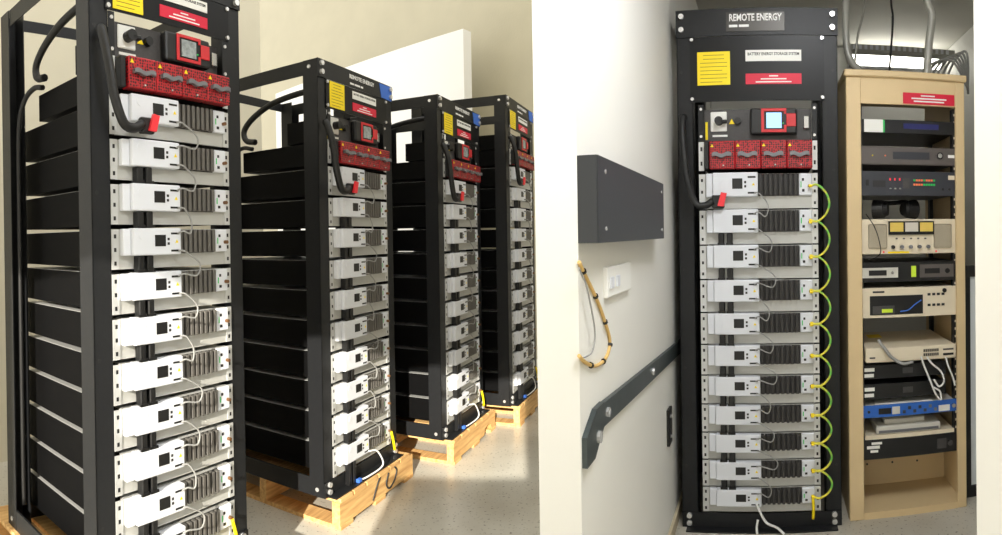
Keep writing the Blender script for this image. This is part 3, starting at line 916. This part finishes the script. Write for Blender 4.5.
def d_blue(w, h, d):
    s = [part('jack', MB().cyl((w * .07, -.004, h * .5), (w * .07, 0, h * .5), .006, 10), 'black'),
         part('lcd', MB().box(w * .17, w * .30, -.002, 0, h * .25, h * .72), 'blackdev'), part('plate', MB().box(w * .31, w * .39, -.002, 0, h * .2, h * .8), 'greydev')]
    for k in range(7):
        s.append(part('key', MB().box(w * (.42 + .055 * k), w * (.45 + .055 * k), -.003, 0, h * (.2 + .3 * (k % 2)), h * (.45 + .3 * (k % 2))), 'darkdev' if k < 5 else 'handle'))
    s.append(part('sticker', MB().box(w * .80, w * .92, -.0015, 0, h * .1, h * .6), 'wlabel'))
    s.append(part('knob', MB().cyl((w * .96, -.009, h * .5), (w * .96, 0, h * .5), .009, 14), 'silver'))
    return [front(w, h, 'blue', s), body(w, h, d, 'greydev')]
dev('processor', 405.5, 418, .34, d_blue, 'bright blue one-unit processor with keys and a silver knob', 'processor')
def d_shelfgear(w, h, d):
    return [part('housing', MB().box(.05, w - .055, .004, d, 0, h * .62, .003), 'greydev', [part('edge_strip', MB().box(.06, w - .065, .002, .0045, h * .1, h * .3), 'handle')]),
            part('lid', MB().box(.09, w - .12, .03, d - .04, h * .62, h, .003), 'greydev')]
dev('shelf_tray', 437, 440, .42, lambda w, h, d: [part('tray', MB().box(0, w, 0, d, 0, h), 'cream'), part('lip', MB().box(0, w, 0, .006, h, h + .004), 'cream')],
    'thin cream shelf carrying a pale grey flat device', 'shelf', pw + .0095, CW - pr - .0095, .022)
place('flat_player', d_shelfgear(IW - .03, zc(424) - zc(437), .36), MC @ T(IX0 + .015, .035, zc(437) + .0006), 'pale grey flat device lying on the thin cream shelf', 'player')
place('paper_sheet', [part('sheet', MB().box(0, .25, 0, .20, 0, .003), 'paper')], MC @ T(IX0 + .06, .03, zc(405.5) + .0004), 'white paper stack lying on top of the blue processor', 'paper')
def d_amp2(w, h, d):
    s = [part('white_tag', MB().box(.020, .075, -.0015, 0, h * .55, h * .70), 'wlabel'), part('white_tag', MB().box(.040, .085, -.0015, 0, h * .76, h * .88), 'wlabel'),
         part('white_tag', MB().box(.035, .068, -.0015, 0, h * .36, h * .48), 'wlabel'), part('dial', MB().cyl((w * .92, -.008, h * .5), (w * .92, 0, h * .5), .012, 14), 'ctrl'),
         part('connector_block', MB().box(w * .78, w * .88, -.003, 0, h * .25, h * .75), 'ctrl')]
    return [front(w, h, 'blackdev', s), body(w, h, d, 'blackdev')]
dev('power_amplifier', 440.3, 460, .40, d_amp2, 'black unit with three white tags, lowest in the beige cabinet', 'amplifier')
# headphones lying on the cream amplifier
hp = [part('ear_cup', MB().cyl((.02, .07, .035), (.055, .055, .035), .034, 20, .030), 'black', [part('cushion', MB().cyl((.055, .055, .035), (.068, .05, .035), .028, 18, .022), 'rubber')]),
      part('ear_cup', MB().cyl((.135, .06, .035), (.17, .07, .035), .030, 20, .034), 'black', [part('cushion', MB().cyl((.122, .055, .035), (.135, .06, .035), .022, 18, .028), 'rubber')]),
      part('headband', MB().tube([(.03, .07, .055), (.05, .11, .062), (.095, .14, .060), (.14, .11, .062), (.16, .07, .055)], .008, 8, 5), 'black')]
place('headphones', hp, MC @ T(IX0 + .05, .03, zc(219) + .001) @ Matrix.Scale(1.25, 4), 'black headphones lying on the cream meter amplifier', 'headphones')
# leads hanging from the network switch
def cablepx(name, uv, a, r, m, label, cat, group=None, n=6):
    pts = [Vector(RP(u, v, aa)) for (u, v), aa in zip(uv, a if isinstance(a, (list, tuple)) else [a] * len(uv))]
    o = pts[0].copy()
    return single(name, MB().tube([p - o for p in pts], r, 7, n), m, MR @ Matrix.Translation(o), label, cat, group)
cablepx('patch_lead', [(921, 357), (924, 366), (929, 378), (936, 395), (941, 400), (940, 392), (934, 388)], 2.385, .0042, 'wcable', 'white lead hanging from the network switch in a tight loop', 'cable', 'white leads on the network switch')
cablepx('patch_lead', [(927, 357), (932, 364), (941, 372), (944, 382), (939, 387), (934, 380)], 2.375, .0042, 'wcable', 'white lead hanging from the network switch in a wide loop', 'cable', 'white leads on the network switch')
cablepx('patch_lead', [(946, 358), (948, 366), (953, 378), (955, 386)], 2.39, .0042, 'wcable', 'white lead hanging straight from the network switch end', 'cable', 'white leads on the network switch')
cablepx('ribbon_lead', [(878, 340), (884, 348), (892, 358), (903, 364), (913, 362)], [2.41, 2.395, 2.385, 2.38, 2.385], .007, 'comm', 'thick grey lead curving over the network switch', 'cable')
cablepx('headphone_lead', [(866, 214), (874, 226), (879, 240), (880, 254), (868, 261)], 2.395, .0022, 'rubber', 'thin black lead hanging over the cream meter amplifier', 'cable')

# ------------------------------------------------------------------ above and behind the cabinet
def conduit(uv, a, r, label, m='pipe', name='conduit', end=None):
    return cablepx(name, uv, a, r, m, label, 'conduit' if name == 'conduit' else 'cable', None, 6)
ctop = 2.56
def pipe(pts, r, label, m='pipe', name='conduit', cat='conduit'):
    o = Vector(pts[0])
    return single(name, MB().tube([Vector(p) - o for p in pts], r, 10, 6), m, MR @ Matrix.Translation(o), label, cat)
capz = cz1 + .028
p1 = RP(846, 0, 2.72)
pipe([(p1[0] + .006, 2.72, ctop), (p1[0], 2.72, p1[2]), RP(846, 40, 2.72), RP(851, 62, 2.72), RP(862, 73, 2.73), (RP(874, 76, 2.75)[0], 2.75, capz + .012)], .017, 'thick grey conduit bending onto the cabinet top beside the rack')
p2 = RP(927, 0, 2.6)
pipe([(p2[0] - .04, 2.6, ctop), (p2[0], 2.6, p2[2]), RP(932, 16, 2.6), RP(929, 45, 2.6), (RP(926, 72, 2.6)[0], 2.6, capz)], .019, 'thick grey conduit dropping onto the middle of the cabinet top')
p3 = RP(891, 0, 2.7)
pipe([(p3[0], 2.7, ctop), p3, RP(893, 20, 2.7), RP(891, 50, 2.7), (RP(888, 72, 2.7)[0], 2.7, capz)], .005, 'thin black wire dropping from the ceiling to the cabinet top', 'rubber', 'drop_wire', 'cable')
pipe([(RP(871, -30, 2.9)[0], 2.9, ctop), RP(864, 10, 2.9), RP(857, 42, 2.9), (RP(852, 70, 2.9)[0], 2.9, capz)], .006, 'slim grey rod slanting from the ceiling behind the conduit', 'pipe', 'ceiling_rod', 'rod')
for k in range(6):
    pts = [(RP(915 + k * 5, 74, 2.70 + .02 * k)[0], 2.70 + .02 * k, capz + .008), RP(930 + k * 5, 66 - k, 2.705 + .02 * k), RP(952 + k * 3, 62 - k * 1.5, 2.71 + .02 * k), (RP(968, 66, 2.72 + .02 * k)[0], 2.72 + .02 * k, capz + .02)]
    pipe(pts, .006, f'grey cable on the cabinet top, {ORD[k]} of the bundle arching right' if k else 'grey cable on the cabinet top, front one of the bundle arching right', 'comm', 'bundled_cable', 'cable')
# fluorescent fitting on the far wall
lz0, lz1 = RP(900, 67, 4.2)[2], RP(900, 57, 4.2)[2]
lb0, lb1 = RP(850, 60, 4.2)[0], RP(943, 60, 4.2)[0]
place('fluorescent_light', [part('tray', MB().box(0, lb1 - lb0, .03, .09, 0, lz1 - lz0 + .03), 'white'), part('diffuser', MB().box(.01, lb1 - lb0 - .01, 0, .03, 0, lz1 - lz0, .006, 2), 'lamp')],
      MR @ T(lb0, 4.20, lz0), 'long lit fluorescent fitting high on the far wall behind the cabinet', 'light')
place('fill_light', [part('tray', MB().box(-.12, .5, 0, .5, -.04, 0), 'white'), part('diffuser', MB().box(-.10, .48, .02, .48, -.05, -.04), 'fill_panel')],  # out-of-view fill light, added to whiten the wall ends and brighten the room
      MR @ T(.15, .75, 2.56), 'added unseen fill light panel on the ceiling before the rack and cabinet', 'light')
# a ridged tray under the ceiling
rb = MB()
for k in range(19):
    rb.box(.01 + k * .035, .028 + k * .035, -.004, .0, .004, .03)
place('cable_tray', [part('tray', MB().box(0, .70, 0, .10, 0, .034), 'pipe'), part('rib_row', rb, 'white')], MR @ T(RP(846, 48, 3.6)[0], 3.6, RP(846, 50, 3.6)[2]), 'ribbed pale cable tray hung under the ceiling behind the cabinet', 'cable tray')
single('tray_hanger', MB().cyl((0, 0, 0), (0, 0, ctop - RP(846, 50, 3.6)[2] - .034), .004, 8), 'pipe', MR @ T(RP(846, 48, 3.6)[0] + .3, 3.65, RP(846, 50, 3.6)[2] + .034), 'thin rod holding the ribbed cable tray', 'rod')
# wall box seen above the rack
zb = RP(720, 8.5, 4.2)[2]
place('wall_box', [part('housing', MB().box(0, .42, 0, .08, 0, .30, .006), 'greydev'), part('indicator_row', MB().box(.06, .08, -.003, 0, .02, .04).box(.10, .12, -.003, 0, .02, .04), 'redled'),
                   part('vent_bank', MB().box(.18, .38, -.003, 0, .03, .05).box(.18, .38, -.003, 0, .07, .09), 'ctrl')],
      MR @ T(RP(690, 4, 4.2)[0], 4.22, 1.66), 'pale grey box fixed high on the far wall behind the black rack', 'box')
# black framed glazed door leaf beside the cabinet
fr = [part('stile', MB().box(0, .035, 0, .04, 0, 1.05), 'black'), part('stile', MB().box(.225, .26, 0, .04, 0, 1.05), 'black'),
      part('rail', MB().box(.035, .225, 0, .04, 0, .05), 'black'), part('rail', MB().box(.035, .225, 0, .04, 1.0, 1.05), 'black'),
      part('pane', MB().box(.035, .225, .012, .022, .05, 1.0), 'pane')]
place('framed_screen', fr, MR @ T(cb1 + .015, 2.50, 0), 'black-framed pale screen standing on the floor beside the beige cabinet', 'screen')

# ------------------------------------------------------------------ on the wall beside the rack
def on_wall(name, ps, b, a, z, label, cat, group=None):
    """local x out from the wall, y along it, z up"""
    return place(name, ps, MR @ T(b, a, z), label, cat, group)
B0 = -.39
za, zb_ = WP(660, 179, -.345)[2], WP(660, 235, -.345)[2]
a1 = WP(663.5, 205, -.345)[1]
scr = [part('screw', MB().cyl((.045, y, z), (.048, y, z), .005, 8), 'bolt') for y in (.06, a1 - 1.18 - .04) for z in (.03, za - zb_ - .03)]
on_wall('wall_cabinet', [part('housing', MB().box(0, .043, 0, a1 - 1.18, 0, za - zb_), 'slate'), part('cover_plate', MB().box(.043, .0455, .002, a1 - 1.18, 0, za - zb_), 'slate', scr)],
        B0, 1.18, zb_ - .012, 'long slate-black box fixed to the white wall beside the rack', 'box')
w0, w1 = WP(603, 283), WP(627, 283)
on_wall('wall_switch', [part('plate', MB().box(0, .012, 0, w1[1] - w0[1], 0, .075, .002), 'wlabel',
                             [part('rocker', MB().box(.012, .016, .02 + .06 * k, .05 + .06 * k, .022, .05, .001), 'white') for k in range(2)])],
        B0, w0[1], w0[2] - .0375, 'white switch plate on the white wall below the slate-black box', 'switch')
def wallcable(name, uv, r, m, label, subs=()):
    pts = [Vector(WP(u, v, -.39 + r * (1.1 if subs else 7))) for u, v in uv]
    o = pts[0].copy()
    ties = []
    q = spline([p - o for p in pts], 6)
    for k in range(4, len(q) - 3, 7):
        ties.append(part('tie', MB().cyl(q[k] - (q[k + 1] - q[k]).normalized() * .003, q[k] + (q[k + 1] - q[k]).normalized() * .003, r * 1.7, 8), 'black'))
    return place(name, [part('cable', MB().tube([p - o for p in pts], r, 8, 6), m)] + (ties if subs else []), MR @ Matrix.Translation(o), label, 'cable')
wallcable('looped_cable', [(579, 262), (586, 277), (597, 300), (605, 322), (610, 342), (606, 358), (596, 366), (586, 363), (579, 356)], .0042, 'tan', 'tan cable with black ties hanging in a loop on the white wall', True)
wallcable('slack_cable', [(579, 268), (586, 285), (592, 312), (595, 335), (592, 352), (584, 358)], .002, 'comm', 'thin grey cable hanging inside the tan cable loop')
q0, q1 = WP(594, 420), WP(689, 337)
bar_z = .72
za0, za1 = q0[2], q1[2]
bar = MB()
L_ = q1[1] - 1.30
bar.prism([(.0, za0 - .028), (L_, za1 - .028), (L_, za1 + .028), (.0, za0 + .028)], 'x', 0, .012)
pl = MB().prism([(-.115, za0 - .075), (-.055, za0 - .075), (-.01, za0 - .045), (.02, za0 - .028), (.02, za0 + .03), (-.04, za0 + .03), (-.115, za0 - .01)], 'x', .0, .013)
on_wall('steel_rail', [part('bar', bar, 'steelbar', [part('bolt', MB().cyl((.012, y, za0 + (za1 - za0) * y / L_), (.018, y, za0 + (za1 - za0) * y / L_), .012, 10), 'bolt') for y in (.05, .62)]),
                       part('end_plate', pl, 'steelbar', [part('bolt', MB().cyl((.013, -.03, za0 - .035), (.02, -.03, za0 - .035), .014, 10), 'bolt')])],
        B0, 1.30, 0, 'dark steel rail with a bolted end plate along the white wall', 'rail')
l0 = WP(668, 445)
on_wall('door_latch', [part('plate', MB().box(0, .012, 0, .07, 0, .14, .002), 'black', [part('screw', MB().cyl((.012, .035, z), (.016, .035, z), .007, 8), 'bolt') for z in (.03, .11)])],
        B0, l0[1] - .03, l0[2], 'small black latch plate low on the white wall beside the rack', 'latch')
